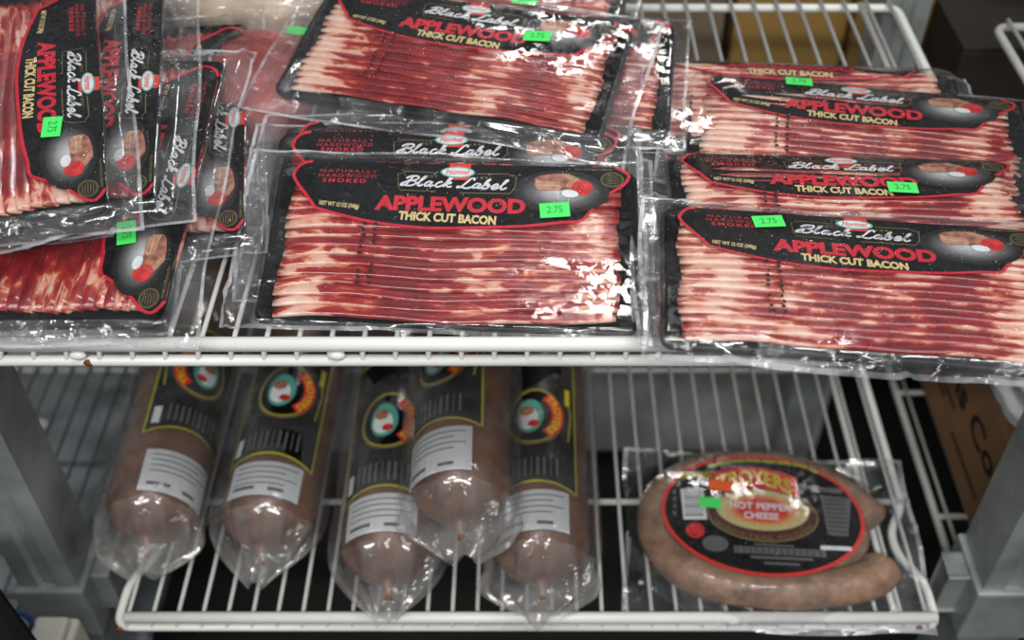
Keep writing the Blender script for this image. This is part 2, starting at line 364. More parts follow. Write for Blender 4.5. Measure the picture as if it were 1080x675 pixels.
def make_label_mesh():
    P = Print()
    left = catmull([(330, 169.5), (318, 173), (310, 183), (313, 192), (322, 204), (329, 214), (332, 219)], 4)
    bottom = catmull([(332, 219), (352, 225), (380, 232), (408, 237), (440, 240.5), (470, 241.5), (520, 240.5), (560, 239), (592, 235.5), (607, 235), (615, 233)], 3)
    right = catmull([(615, 233), (621, 226), (633, 212), (648, 202), (658, 195.5), (663, 187), (658, 182), (649, 177.5)], 4)
    edge = left + bottom[1:] + right[1:]
    pts = [lp(*p) for p in edge]
    P.poly(pts, 'card', .0006)
    rim = [lp(*p) for p in edge]
    P.line(rim, .0022, 'red', .0008)
    Z = .0009
    def T(s, u0, v0, u1, v1, mat, h, off=0, sh=0, z=Z, sp=1.0):
        # baseline from (u0,v0) to (u1,v1), height h in metres
        a = lp(u0, v0); b = lp(u1, v1); dx, dy = b[0] - a[0], b[1] - a[1]; l = math.hypot(dx, dy); nx, ny = -dy / l, dx / l
        P.text(s, 0, 0, 0, 0, mat, z, off, sh, lambda u, v: (a[0] + dx * u + nx * h * v, a[1] + dy * u + ny * h * v), sp=sp)
    T('APPLEWOOD', 395, 222, 554, 227, 'red', .0130, off=.048)
    T('THICK CUT BACON', 420, 232.5, 523, 238.5, 'cream', .0076, off=.045)
    T('NET WT 12 OZ (340g)', 336, 217.5, 378, 222, 'cream', .0048, off=.03)
    T('NATURALLY', 338, 181.5, 398, 183, 'dred', .0028, off=.02, sp=1.35)
    T('HARDWOOD', 336, 186.5, 397, 188, 'dred', .0030, off=.02, sp=1.3)
    T('SMOKED', 340, 192, 386, 193.3, 'red', .0034, off=.02, sp=1.3)
    T('EST', 450, 187.3, 462, 187.8, 'gold', .0022, off=.01, sp=1.2)
    T('1891', 503, 189.3, 518, 189.8, 'gold', .0022, off=.01, sp=1.2)
    T('FULLY NATURALLY SMOKED', 606, 180, 646, 181, 'gold', .0016, off=.01)
    # frame lines
    P.line([lp(*q) for q in ((424, 179), (428, 182.5), (420, 183.5), (420, 196), (422, 201), (460, 202.5))], .0005, 'gold', Z)
    P.line([lp(*q) for q in ((428, 181), (462, 182.5))], .0005, 'gold', Z)
    P.line([lp(*q) for q in ((503, 184), (536, 184), (540, 186.5), (545, 187), (543, 199), (538, 205), (485, 204))], .0006, 'gold', Z)
    # maker's mark: white oval ringed in green on a red square
    a = lp(473, 190); b = lp(497, 173)
    P.poly([(a[0], a[1]), (b[0], a[1]), (b[0], b[1]), (a[0], b[1])], 'brightred', Z)
    c = lp(483, 182.3)
    P.ell(c[0], c[1], .0125, .0050, 'teal', Z + .00015); P.ell(c[0], c[1], .0112, .0040, 'white', Z + .0003)
    P.text('Hormel', c[0] - .0085, c[0] + .0085, c[1] - .0022, c[1] + .0024, 'brightred', Z + .00045, off=.01, shear=.3)
    a = lp(426, 196); b = lp(535, 201)
    script_black_label(P, lambda x, y: (a[0] + (b[0] - a[0]) * x / 10.7, a[1] + (b[1] - a[1]) * x / 10.7 + y * .0046), .0014, 'white', Z + .0001)
    # picture of smoked meat with an apple and a slice on a pale halo
    g = lp(592, 203); P.ell(g[0], g[1], .034, .0185, 'glow', Z - .00005, 40)
    def poly(px, mat, z): P.poly([lp(*q) for q in px], mat, z)
    poly([(564, 189), (570, 186), (586, 184), (600, 184), (612, 190), (611, 198), (600, 202), (586, 202), (570, 202), (565, 199)], 'wood', Z + .0001)
    poly([(565, 190), (575, 192), (590, 193), (592, 199), (588, 202), (568, 201), (564, 197)], 'woodpale', Z + .0002)
    poly([(590, 185), (600, 184.5), (612, 191), (612, 195), (604, 192)], 'woodpale', Z + .0002)
    P.line([lp(*q) for q in ((567, 196), (580, 196.5), (590, 197))], .0005, 'cream', Z + .0003)
    c = lp(614, 199.5); P.ell(c[0], c[1], .0075, .0066, 'apple', Z + .00025)
    c = lp(600.5, 205.5); P.ell(c[0], c[1], .0066, .0036, 'teal', Z + .0003, rot=-.1); P.ell(c[0] + .0002, c[1], .0061, .0033, 'white', Z + .0004, rot=-.1)
    # round gold seal
    c = lp(645.5, 190.5)
    P.ring(c[0], c[1], .0078, .0062, .0006, 'gold', Z); P.ring(c[0], c[1], .0066, .0052, .0003, 'gold', Z)
    for k in range(5):
        hw = .0055 - abs(k - 2) * .0009
        P.line([(c[0] - hw, c[1] + (k - 2) * .0017), (c[0] + hw, c[1] + (k - 2) * .0017)], .0005, 'gold', Z)
    bmesh.ops.triangulate(P.bm, faces=[f for f in P.bm.faces if len(f.verts) > 4])
    bmesh.ops.recalc_face_normals(P.bm, faces=P.bm.faces[:])
    for f in P.bm.faces:
        if f.normal.z < 0: f.normal_flip()
    me = bpy.data.meshes.new('label'); P.bm.to_mesh(me); P.bm.free()
    for k in P.mats: me.materials.append(M[k])
    return me
LABEL_ME = make_label_mesh()

def make_price(word='2.75', w=.021, h=.0125, mat='green'):
    P = Print(); P.poly([(-w / 2, -h / 2), (w / 2, -h / 2), (w / 2, h / 2), (-w / 2, h / 2)], mat, 0)
    if word: P.text(word, -w * .26, w * .26, -h * .2, h * .26, 'dgreen', .0002)
    me = bpy.data.meshes.new('price_sticker'); P.bm.to_mesh(me); P.bm.free()
    for k in P.mats: me.materials.append(M[k])
    return me
PRICE_ME = make_price()

def tray_mesh(seed):
    bm = bmesh.new(); R = random.Random(seed); f = rnd_field(seed, 6, 30, 90); out = []
    x0, x1, y0, y1, rad = -.129, .129, -.0665, .066, .010
    for cx, cy, a0 in ((x1 - rad, y1 - rad, 0), (x0 + rad, y1 - rad, 90), (x0 + rad, y0 + rad, 180), (x1 - rad, y0 + rad, 270)):
        for k in range(6): a = D(a0 + 18 * k); out.append((cx + rad * math.cos(a), cy + rad * math.sin(a)))
    ring = []
    for i in range(len(out)):
        a, b = out[i], out[(i + 1) % len(out)]; n = max(1, int(math.hypot(b[0] - a[0], b[1] - a[1]) / .008))
        for k in range(n): t = k / n; ring.append((a[0] + (b[0] - a[0]) * t, a[1] + (b[1] - a[1]) * t))
    def lvl(s, z, wob):
        return [bm.verts.new((x * s + wob * f(x, y) * .6, y * (1 - (1 - s) * 1.9) + wob * f(y, x), z + wob * .5 * f(x + 1, y))) for x, y in ring]
    L = [lvl(.99, -.0098, 0), lvl(1.0, -.0088, .0010), lvl(1.0, -.0045, .0016), lvl(.985, -.0040, .0016), lvl(.972, -.0080, .0008)]
    for A, B in zip(L, L[1:]):
        for k in range(len(A)): j = (k + 1) % len(A); bm.faces.new((A[k], A[j], B[j], B[k]))
    for Lx, fl in ((L[0], True), (L[-1], False)):
        c = bm.verts.new((0, 0, Lx[0].co.z))
        for k in range(len(Lx)):
            j = (k + 1) % len(Lx); bm.faces.new((Lx[j], Lx[k], c) if fl else (Lx[k], Lx[j], c))
    me = bpy.data.meshes.new('tray'); bm.to_mesh(me); bm.free(); me.materials.append(M['tray']); return me
TRAYS = [tray_mesh(5), tray_mesh(11)]

NS = 15
def slice_mesh(i, seed):
    R = random.Random(seed * 100 + i); f = rnd_field(seed * 77 + 3, 5, 18, 50); g = rnd_field(seed * 13 + i, 6, 25, 110)
    bm = bmesh.new(); uvl = bm.loops.layers.uv.new('UVMap'); nx = 46
    xl = -.1175 + .0016 * math.sin(i * .9 + seed) + R.uniform(-.0004, .0004); xr = .1160 + .0016 * math.sin(i * .7 + seed) + R.uniform(-.0008, .0008)
    y0 = .0535 - i * .0079 * (1.0)
    prof = [(.0125, -.0062, 0), (.0115, -.0045, .12), (.006, -.0022, .3), (.002, -.0004, .45), (-.0008, .0003, .55), (-.0026, -.0003, .66), (-.0034, -.0018, .75), (-.0022, -.0034, .85), (.004, -.0055, .93), (.0118, -.0075, 1.0)]
    rings = []; us = []
    for k in range(nx + 1):
        t = k / nx; x = xl + (xr - xl) * t
        e = min(1, min(t, 1 - t) * nx / 2.2) ** .5
        wy = .0024 * f(x, 0) * (i / NS + .25) + .0007 * g(x, 0) + (-.0015 * (abs(t - .5) * 2) ** 3 if i < 4 else 0)
        # slices lean a little at the left end, as they lie in the pack
        lean = .0035 * max(0, (.25 - t) / .25) ** 2 * (1 if i > 3 else .4)
        wz = .0004 * g(x + 3, 1) - .0016 * (1 - e)
        rings.append([bm.verts.new((x, y0 + wy - lean + py * (.55 + .45 * e), pz * (.6 + .4 * e) + wz - .0008)) for py, pz, _ in prof]); us.append(t)
    n = len(prof)
    for k in range(nx):
        for j in range(n):
            jj = (j + 1) % n
            fc = bm.faces.new((rings[k][j], rings[k][jj], rings[k + 1][jj], rings[k + 1][j]))
            vj = prof[j][2]; vjj = prof[jj][2] if jj else 1.0
            for l, u in zip(fc.loops, ((us[k], vj), (us[k], vjj), (us[k + 1], vjj), (us[k + 1], vj))): l[uvl].uv = u
    bm.faces.new(rings[0][::-1]); bm.faces.new(rings[-1])
    bmesh.ops.recalc_face_normals(bm, faces=bm.faces[:])
    me = bpy.data.meshes.new('bacon_slice'); bm.to_mesh(me); bm.free(); me.materials.append(M['bacon'])
    for p in me.polygons: p.use_smooth = True
    return me
SLICES = {s: [slice_mesh(i, s) for i in range(NS)] for s in (1, 2, 3)}

def sstep(a, b, x):
    t = min(1, max(0, (x - a) / (b - a))); return t * t * (3 - 2 * t)
def pack_film(parent, l, r, b, t, seed, drape=0.0, amp=1.0):
    R = random.Random(seed); f = rnd_field(seed, 9, 40, 160); g = rnd_field(seed + 5, 8, 15, 45)
    ridges = []
    for _ in range(34):
        side = R.random()
        if side < .3: cx, cy = R.uniform(-l, -.125), R.uniform(-b, t)
        elif side < .5: cx, cy = R.uniform(.125, r), R.uniform(-b, t)
        elif side < .8: cx, cy = R.uniform(-l, r), R.uniform(-b, -.060)
        else: cx, cy = R.uniform(-l, r), R.uniform(.06, t)
        a = R.uniform(0, PI) if side < .5 else R.gauss(0, .35)
        ridges.append((cx, cy, math.cos(a), math.sin(a), R.uniform(.012, .045), R.uniform(.0012, .0028), R.uniform(.0012, .0042) * R.choice((1, 1, -.6))))
    nx, ny = 116, 72; bm = bmesh.new(); V = []
    for j in range(ny + 1):
        row = []
        for i in range(nx + 1):
            u = i / nx; v = j / ny; x = -l + (l + r) * u; y = -b + (t + b) * v
            ex = max(abs(x) - .126, 0); eyb = max(-.064 - y, 0); eyt = max(y - .066, 0); out = max(ex, eyb, eyt)
            inn = 1 - sstep(.0, .012, out)
            z = .0021 * inn + (1 - inn) * (-.0066)
            z += .00022 * f(x, y) * inn
            wr = 0
            for cx, cy, ca, sa, ln, w, am in ridges:
                dx, dy = x - cx, y - cy; p = dx * ca + dy * sa; q = -dx * sa + dy * ca
                if abs(p) < ln and abs(q) < 4 * w: wr += am * math.exp(-(q / w) ** 2) * (1 - (p / ln) ** 2)
            z += (wr + .0012 * g(x, y) + .0005 * f(x * 1.3, y)) * (1 - inn) * amp
            if drape and y < -.066: z -= drape * ((-.066 - y) / max(1e-6, b - .066)) ** 1.3
            em = min(1, out / .02)
            x2 = x + .0022 * g(y * 1.5, 0.3) * em; y2 = y + .0022 * g(0.7, x * 1.2) * em
            row.append(bm.verts.new((x2, y2, z)))
        V.append(row)
    for j in range(ny):
        for i in range(nx):
            fc = bm.faces.new((V[j][i], V[j][i + 1], V[j + 1][i + 1], V[j + 1][i]))
            x = -l + (l + r) * (i + .5) / nx; y = -b + (t + b) * (j + .5) / ny
            d_edge = min(x + l, r - x, y + b, t - y)
            mi = 0 if (abs(x) < .128 and -.066 < y < .067) else 1
            if d_edge < .0024: mi = 2
            fc.material_index = mi
    return bm_obj('plastic_film', bm, [M['film'], M['film_margin'], M['film_seam']], parent)

PACKS = {}
def bend_pack(o, yb, th, ln=.02):
    th = D(th)
    for c in o.children:
        c.data = c.data.copy(); mb = Matrix.LocRotScale(c.location, c.rotation_euler, c.scale); inv = mb.inverted()
        for v in c.data.vertices:
            p = mb @ v.co; s = p.y - yb
            if s > 0:
                a = th * min(1, s / ln); e = max(0, s - ln)
                q = Vector((p.x, yb + ln / th * math.sin(a) + e * math.cos(a) + p.z * math.sin(a), -ln / th * (1 - math.cos(a)) - e * math.sin(a) + p.z * math.cos(a)))
                v.co = inv @ q
def bacon_pack(key, pose, label, price=(.062, .022, 4), film=(.148, .142, .077, .081), drape=0, variant=1, group='packs of sliced bacon on the upper shelf', bend=None, amp=1.0, fat=0.0):
    x, y, z, yw, pt, rl = pose
    Mx = Matrix.Rotation(D(yw), 3, 'Z') @ Matrix.Rotation(D(pt), 3, 'X') @ Matrix.Rotation(D(rl), 3, 'Y')
    o = thing('bacon_package', (x, y, z), Mx.to_euler(), label, 'bacon', group)
    link('tray', TRAYS[variant % 2], o)
    rr = random.Random(key)
    seed = rr.uniform(0, 50)
    for me in SLICES[variant]:
        s = bpy.data.objects.new('bacon_slice', me); COL.objects.link(s); s.parent = o; s['pack_seed'] = seed; s['pack_fat'] = fat
    lb = bpy.data.objects.new('label', LABEL_ME); COL.objects.link(lb); lb.parent = o
    lb['label'] = 'black printed label with red border and white and red lettering'
    if price:
        p = bpy.data.objects.new('price_sticker', PRICE_ME); COL.objects.link(p); p.parent = o
        p.location = (price[0], price[1], .0034); p.rotation_euler = (0, 0, D(price[2])); p['label'] = 'small bright green price sticker'
        p.rotation_euler.x = D(-1)
    pack_film(o, *film, int(seed * 97), drape, amp)
    if key in ('A', 'D', 'N1', 'N3', 'N2'):
        P = Print(); q = random.Random(key + 'd')
        for cx in (-.062, -.054):
            for k in range(11):
                if q.random() < .8: P.line([(cx + q.uniform(-.0012, .0012), .010 - k * .0048), (cx + q.uniform(-.001, .001), .0125 - k * .0048)], q.uniform(.0012, .0030), 'ink', .0026)
        dc = P.obj('date_code', o); dc['label'] = 'dark stamped date code'
    if bend: bend_pack(o, *bend)
    PACKS[key] = o
    return o

# ------------------------------------------------------------------ the setting
def struct(o): o['kind'] = 'structure'; return o
fl = struct(bm_obj('floor', box_bm(-3, 3, -1.5, 3.25, -1.40, -1.36), M['dark'], smooth=False))
bw = struct(bm_obj('wall_back', box_bm(-3, 3, 3.2, 3.25, -1.36, 1.6), simple('dark_wall', (.03, .027, .024), .8), smooth=False))

# ------------------------------------------------------------------ wire shelves
def wire_shelf(name, x0, x1, y0, y1, ztop, label, m_w, m_r, group, crosses=(.132, .305), kink=False, rear=True, pitch=.0218, beads=(), rust=()):
    """ztop is the height of the wires' upper side"""
    o = thing(name, (x0, y0, ztop), None, label, 'shelf', group)
    X = x1 - x0; Y = y1 - y0; rr = .0040
    off = Vector((x0, y0, ztop))
    zr = .0062; zb = -.0096
    # front: an upper and a lower rail with the wire ends between
    bm_obj('rail', tube_bm([(.012, -.0005, zr), (X * .5, -.0005, zr), (X - .006, -.0005, zr)], .0050, 14), m_r, o)
    cr = .018
    side = [(cr, 0, zb), (0, 0, zb), (0, cr, zb), (0, Y, zb)]
    if kink: # side rails bow inwards round the posts
        side = [(.03, 0, zb), (0, 0, zb), (0, .045, zb), (.018, .075, zb), (.018, .10, zb), (0, .13, zb), (0, Y, zb)]
    loop = rounded([(X / 2, 0, zb)] + side[1:] + [(X / 2, Y, zb)], .014)
    bm_obj('rail', tube_bm(loop, rr, 12), m_r, o)
    loop2 = [(X - p[0], p[1], p[2]) for p in loop]
    bm_obj('rail', tube_bm(loop2, rr, 12), m_r, o)
    for c in crosses:
        bm_obj('cross_bar', tube_bm([(0, c, -.0065), (X, c, -.0065)], .003, 10), m_w, o)
    bm_obj('support_bar', tube_bm([(X - .036, .004, -.0062), (X - .036, Y, -.0062)], .003, 10), m_w, o)
    n = int((X - .012) / pitch); x = (X - n * pitch) / 2
    me = None
    for k in range(n + 1):
        if me is None:
            pts = [(0, Y, -.0018), (0, .006, -.0018), (0, .0008, -.0022), (0, -.0012, -.007), (0, -.001, -.0105)]
            w = bm_obj('wire', tube_bm(rounded(pts, .003, 3), .0019, 8), m_w, o); me = w.data
        else:
            w = bpy.data.objects.new('wire', me); COL.objects.link(w); w.parent = o
        w.location = (x + k * pitch, 0, 0)
    for bx in beads:
        b = bmesh.new(); bmesh.ops.create_uvsphere(b, u_segments=14, v_segments=8, radius=.0046)
        for v in b.verts: v.co = Vector((v.co.x * 1.25 + bx, v.co.y * .7 - .0022, v.co.z * .8 - .0025))
        bm_obj('weld_bead', b, m_r, o)
    for rx_, rz_ in rust:
        b = bmesh.new(); bmesh.ops.create_icosphere(b, subdivisions=3, radius=.0034); q = rnd_field(3, 5, 300, 900)
        for v in b.verts: v.co = Vector((v.co.x * (1 + .3 * q(v.co.x, v.co.z)) + rx_, v.co.y * .45 - .0030, v.co.z * .9 + rz_))
        r_ = bm_obj('rust_patch', b, M['rust'], o); r_['label'] = 'orange brown rust patch'
    return o
SG = 'white wire shelves of the cooler rack'
ZT = -.527; ZL = -.8625
wire_shelf('wire_shelf', -.359, .359, .517, .992, ZT, 'white wire shelf carrying the bacon packs', M['wire'], M['rail'], SG, beads=(.0625, .2335), rust=((.068, -.009),))
wire_shelf('wire_shelf', -.359, .359, .517, .973, ZL, 'lower white wire shelf under the sausages and the round red rimmed pack', M['wire'], M['rail'], SG, kink=True, rust=((.352 * 2 - .003, -.006), (.004, -.009)))
wire_shelf('wire_shelf', -1.16, -.442, .50, .955, -1.0, 'grey wire shelf of the next rack beyond the left post', M['greywire'], M['oldwire'], SG)
wire_shelf('wire_shelf', .452, 1.17, .517, .973, ZT - .01, 'wire shelf of the next rack at the top right edge, mostly outside the photo', M['wire'], M['oldwire'], SG)
wire_shelf('wire_shelf', .425, 1.14, .56, .955, -.945, 'wire shelf of the next rack under the lettered brown box', M['oldwire'], M['oldwire'], SG)

# ------------------------------------------------------------------ posts
def post(x, y, label, z0=-1.36, z1=.3, w=.052, mat=None, sleeve=None, flip=1):
    o = thing('rack_post', (x, y, z0), None, label, 'post', 'galvanised posts of the rack')
    b = bmesh.new(); h = z1 - z0; a = w / 2; t = .003; lip = .012
    # folded steel channel: front web, two flanges and returned lips, with a pressed rib down the web
    prof = [(-a, a), (-a, -a), (-a * .35, -a), (-a * .22, -a + .004), (a * .22, -a + .004), (a * .35, -a), (a, -a), (a, a), (a - lip, a), (a - lip, a - t), (a - t, a - t), (a - t, -a + t), (a * .35, -a + t), (a * .22, -a + t + .004), (-a * .22, -a + t + .004), (-a * .35, -a + t), (-a + t, -a + t), (-a + t, a - t), (-a + lip, a - t), (-a + lip, a)]
    lo = [b.verts.new((px, py, 0)) for px, py in prof]; hi = [b.verts.new((px, py, h)) for px, py in prof]
    for k in range(len(prof)): j = (k + 1) % len(prof); b.faces.new((lo[k], lo[j], hi[j], hi[k]))
    b.faces.new(lo[::-1]); b.faces.new(hi); bmesh.ops.recalc_face_normals(b, faces=b.faces[:])
    c = bm_obj('channel', b, mat or M['galv'], o, False)
    if sleeve is not None:
        zc = sleeve - z0
        bb = box_bm(-a - .006, a + .006, -a - .006, a + .004, zc - .075, zc, .003)
        sl = bm_obj('sleeve', bb, M['galv'], o, False)
        bm_obj('sleeve_lug', box_bm(flip * (a + .004), flip * (a + .022), -.012, .012, zc - .060, zc - .005, .003), M['galv'], sl, False)
    return o
post(-.432, .585, 'grey galvanised post at the left of the lower shelf', sleeve=-.875, flip=1)
post(.440, .585, 'grey galvanised post at the right in front of the brown box', sleeve=-.875, flip=-1, w=.058)
post(.372, 1.02, 'grey galvanised post behind the rack seen through the upper shelf', sleeve=None, flip=-1, w=.045)
post(-.385, 1.02, 'grey galvanised post behind the left stack of bacon packs', sleeve=None, flip=-1, w=.045)

# ------------------------------------------------------------------ things behind and beside the rack
t = thing('steel_table', (0, 1.1, -1.36), None, 'grey steel table with a mottled front panel behind the rack', 'table')
bm_obj('front_panel', box_bm(-.9, .44, -.01, 0, .03, .33, .002), M['steel'], t, False)
bm_obj('top', box_bm(-.9, 1.4, -.01, .55, .33, .36, .004), M['boxd'], t, False)
for lx in (-.87, .40, 1.36):
    for ly in (.02, .5): bm_obj('leg', box_bm(lx - .02, lx + .02, ly, ly + .04, 0, .33, .003), M['galv'], t, False)
def carton(loc, sx, sy, sz, yaw, mat, label, flapgap=.004, group=None, name='cardboard_box'):
    o = thing(name, loc, (0, 0, D(yaw)), label, 'box', group)
    bm_obj('body', box_bm(-sx / 2, sx / 2, -sy / 2, sy / 2, 0, sz - .004, .004), mat, o, False)
    bm_obj('flap', box_bm(-sx / 2, sx / 2, -sy / 2, -flapgap / 2, sz - .004, sz, .0015), mat, o, False)
    bm_obj('flap', box_bm(-sx / 2, sx / 2, flapgap / 2, sy / 2, sz - .004, sz, .0015), mat, o, False)
    bm_obj('tape', box_bm(-sx / 2 - .001, sx / 2 + .001, -.024, .024, sz, sz + .0006), mat, o, False)
    return o
BG = 'cardboard boxes behind the rack'
carton((.085, 1.32, -1.0), .27, .34, .46, 2, M['boxg'], 'grey brown cardboard box left of the dark gap behind the upper shelf', group=BG)
carton((.303, 1.34, -1.0), .13, .36, .46, 0, M['boxm'], 'narrow mustard cardboard box right of the dark gap behind the upper shelf', group=BG)
carton((.433, 1.30, -1.0), .12, .30, .48, 0, M['boxm'], 'mustard cardboard box right of the rear post', group=BG)
carton((.692, 1.26, -1.0), .385, .24, .50, 0, M['black'], 'black box behind the slanting tube at the top right', group=BG)
carton((.655, 1.055, -1.0), .43, .11, .415, 0, M['boxd'], 'dark brown box behind the right end of the bacon packs', group=BG)

# lettered brown box right of the post
o = thing('cardboard_box', (.452, .585, -.945), None, 'brown cardboard box with black lettering behind the right post', 'box')
bm_obj('body', box_bm(0, .30, 0, .37, 0, .135, .004), M['box'], o, False)
bm_obj('flap', box_bm(0, .149, 0, .37, .135, .139, .0015), M['box'], o, False)
bm_obj('flap', box_bm(.151, .30, 0, .37, .135, .139, .0015), M['box'], o, False)
P = Print(); P.text('Farms Com', 0, .27, 0, .030, 'ink', 0, off=.02)
for k, (a, b_) in enumerate(((.02, .12), (.02, .09), (.13, .22))): P.line([(a, -.014 - .012 * k), (b_, -.014 - .012 * k)], .004, 'ink')
pr = P.obj('lettering', o); pr.matrix_local = Matrix(((0, 0, -1, -.0012), (-1, 0, 0, .318), (0, 1, 0, .072), (0, 0, 0, 1)))
pr['label'] = 'black printed lettering'

def crumple(name, c, r, seed, mat, label, cat, amp=.12, flat=None):
    b = bmesh.new(); bmesh.ops.create_icosphere(b, subdivisions=5, radius=1); f = rnd_field(seed, 9, 2, 7); g = rnd_field(seed + 1, 9, 6, 16)
    for v in b.verts:
        p = v.co.copy(); k = 1 + amp * f(p.x + p.z * 1.7, p.y - p.z) + amp * .5 * abs(g(p.x - p.z, p.y + p.z * 1.3))
        q = Vector((p.x * r[0] * k, p.y * r[1] * k, p.z * r[2] * k)); 
        if flat is not None: q.z = max(q.z, flat)
        v.co = q
    o = bm_obj(name, b, mat); o.location = c; return tag(o, label, cat)
crumple('plastic_bag', (.503, .745, -.781), (.053, .13, .032), 4, M['bagwhite'], 'crumpled white plastic bag on the brown box behind the right post', 'bag', flat=-.024)
sh = bmesh.new(); f = rnd_field(8, 8, 10, 40)
nx, ny = 60, 50; V = [[sh.verts.new((-1.05 + .66 * i / nx, .50 + .5 * j / ny, -1.05 + .006 * f(i / nx, j / ny) - .004)) for i in range(nx + 1)] for j in range(ny + 1)]
for j in range(ny):
    for i in range(nx): sh.faces.new((V[j][i], V[j][i + 1], V[j + 1][i + 1], V[j + 1][i]))
bmesh.ops.solidify(sh, geom=sh.faces[:], thickness=.004)
so = bm_obj('metal_tray', sh, M['galv2']); tag(so, 'grey metal tray under the wires beyond the left post', 'tray')
lc = thing('foam_crate', (-.80, .62, -1.36), None, 'pale foam crate below the left post', 'crate')
bm_obj('body', box_bm(-.20, .20, -.13, .30, 0, .285, .01), M['bagwhite'], lc, False)
bm_obj('lid', box_bm(-.205, .205, -.135, .305, .285, .300, .006), M['bagwhite'], lc, False)
# white clip, its blue wire loop and a stand-in block for an unidentified black thing at the lower left corner
c = thing('cable_clip', (-.428, .530, -.908), None, 'white plastic clip on the left post with a blue wire loop', 'clip')
cb = bm_obj('body', box_bm(-.020, .020, -.012, .016, -.055, .004, .005), M['plasticw'], c, False)
bm_obj('cap', box_bm(-.015, .015, -.016, .010, .004, .016, .004), M['plasticw'], cb, False)
bm_obj('wire_loop', tube_bm([(-.012 - .022 + .024 * math.cos(a), -.004, .030 + .020 * math.sin(a)) for a in [D(x) for x in range(-60, 271, 12)]] + [(-.030, -.006, .004)], .0022, 8), M['blue'], c)
b = box_bm(-.07, .12, -.20, .0, -.10, 0, .012); bl = bm_obj('black_block', b, M['black'], None, False)  # stand-in shape, what the black thing really is stays unknown
_e = Vector((.59, -.57, -.57)).normalized(); _nz = (Vector((0, 0, 1)) - _e * _e.z).normalized(); _ny = _nz.cross(_e)
bl.matrix_world = Matrix.Translation((-.392, .462, -.745)) @ Matrix((_e, _ny, _nz)).transposed().to_4x4(); tag(bl, 'unidentified black bumper in the lower left corner', 'item')

# ------------------------------------------------------------------ bacon packs
V3 = lambda *a: list(a)
bacon_pack('T2', (-.375, .705, -.5165, -82, 0, 0), 'bacon pack at the bottom of the left stack, almost wholly covered', None, variant=2)
bacon_pack('L', (-.315, .7617, -.5030, -90.1, 0, 3), 'farthest bacon pack of the left stack, only its far end in view', None, variant=3)
bacon_pack('K', (-.2828, .7182, -.4859, -81.1, -.2, 6), 'rightmost bacon pack of the left stack, half covered by the others', None, variant=2)
bacon_pack('J0', (-.325, .65, -.487, -86, 0, 8), 'bacon pack under the lowest of the left stack', None, variant=1)
bacon_pack('J', (-.2993, .6358, -.4737, -89.6, .1, 8.5), 'lowest bacon pack at the front of the left stack, below the topmost one', (.056, .030, 12), variant=2, film=(.145, .143, .076, .086))
bacon_pack('T1', (-.385, .70, -.4605, -78, 0, 6), 'bacon pack inside the left stack beneath the upper two', None, variant=3)
bacon_pack('I', (-.3367, .7043, -.4459, -79.7, -.1, 5.8), 'second bacon pack from the top of the left stack, turned sideways', None, variant=1, film=(.145, .148, .076, .092))
bacon_pack('H', (-.3672, .6706, -.4298, -74.2, -.5, 6.2), 'topmost bacon pack of the left stack, green sticker beside its red lettering', (.046, .034, -6), variant=3, film=(.145, .150, .080, .088))

bacon_pack('R2', (.225, .67, -.5165, 0, 0, 0), 'bacon pack at the bottom of the right pile, covered by the others', None, variant=2)
bacon_pack('R1', (.222, .60, -.5075, -2, 0, 0), 'bacon pack under the front one of the right pile', None, variant=1)
bacon_pack('R0', (.220, .565, -.4975, -3, -1, .6), 'bacon pack directly under the front one of the right pile, mostly covered', None, variant=3)
bacon_pack('N4', (.2174, .776, -.4900, -3.5, 6, .4), 'farthest bacon pack of the right pile', None, variant=1, bend=(.016, 34, .02), fat=.05)
bacon_pack('N3', (.2531, .7131, -.4911, -9.5, 3, .3), 'third bacon pack from the front of the right pile', (-.045, .060, 2), variant=2, bend=(.034, 7, .02), fat=.03)
bacon_pack('N2', (.2294, .6186, -.4880, -2.5, 0, .1), 'second bacon pack from the front of the right pile', (.037, .021, -2), variant=3, bend=(.030, 9, .02), fat=.04)
bacon_pack('N1', (.2150, .5283, -.4766, -5, -1.2, 1.3), 'front bacon pack of the right pile, overhanging the white rail', (-.058, .052, 10), film=(.142, .142, .0745, .083), drape=.004, variant=2, fat=.035)

bacon_pack('S0', (-.03, .83, -.5120, -4, 4, 0), 'bottom bacon pack behind the middle pile', None, variant=2)
bacon_pack('F', (-.048, .872, -.4700, -12, 9, 0), 'farthest bacon pack of the middle pile, cut by the top of the photo', (.045, .012, 0), variant=3)
bacon_pack('G', (-.0705, .8509, -.4860, -9, 8, 0), 'bacon pack showing left of the upper tilted one in the middle pile', None, variant=1)
bacon_pack('E', (-.0120, .7850, -.4740, -6.5, 8.6, .1), 'bacon pack showing its right end behind the upper tilted one in the middle pile', None, variant=2)
bacon_pack('D', (-.0552, .7750, -.4600, -14, 8.5, 1), 'upper tilted bacon pack on top of the middle pile', (.057, .033, 8), variant=2, film=(.150, .150, .088, .085), fat=.02)
bacon_pack('C', (-.0552, .6480, -.4995, -2, 16, 0), 'third bacon pack from the front of the middle pile', None, variant=3)
bacon_pack('B', (-.0572, .6346, -.4975, -.9, 16, 0), 'second bacon pack from the front of the middle pile', (.055, .022, 2), variant=2)
bacon_pack('A', (-.0522, .5945, -.4983, -2.4, 17.1, .1), 'front bacon pack of the middle pile, nearest the rail', (.0705, .0262, 6), film=(.152, .141, .071, .080), variant=1, fat=-.015)

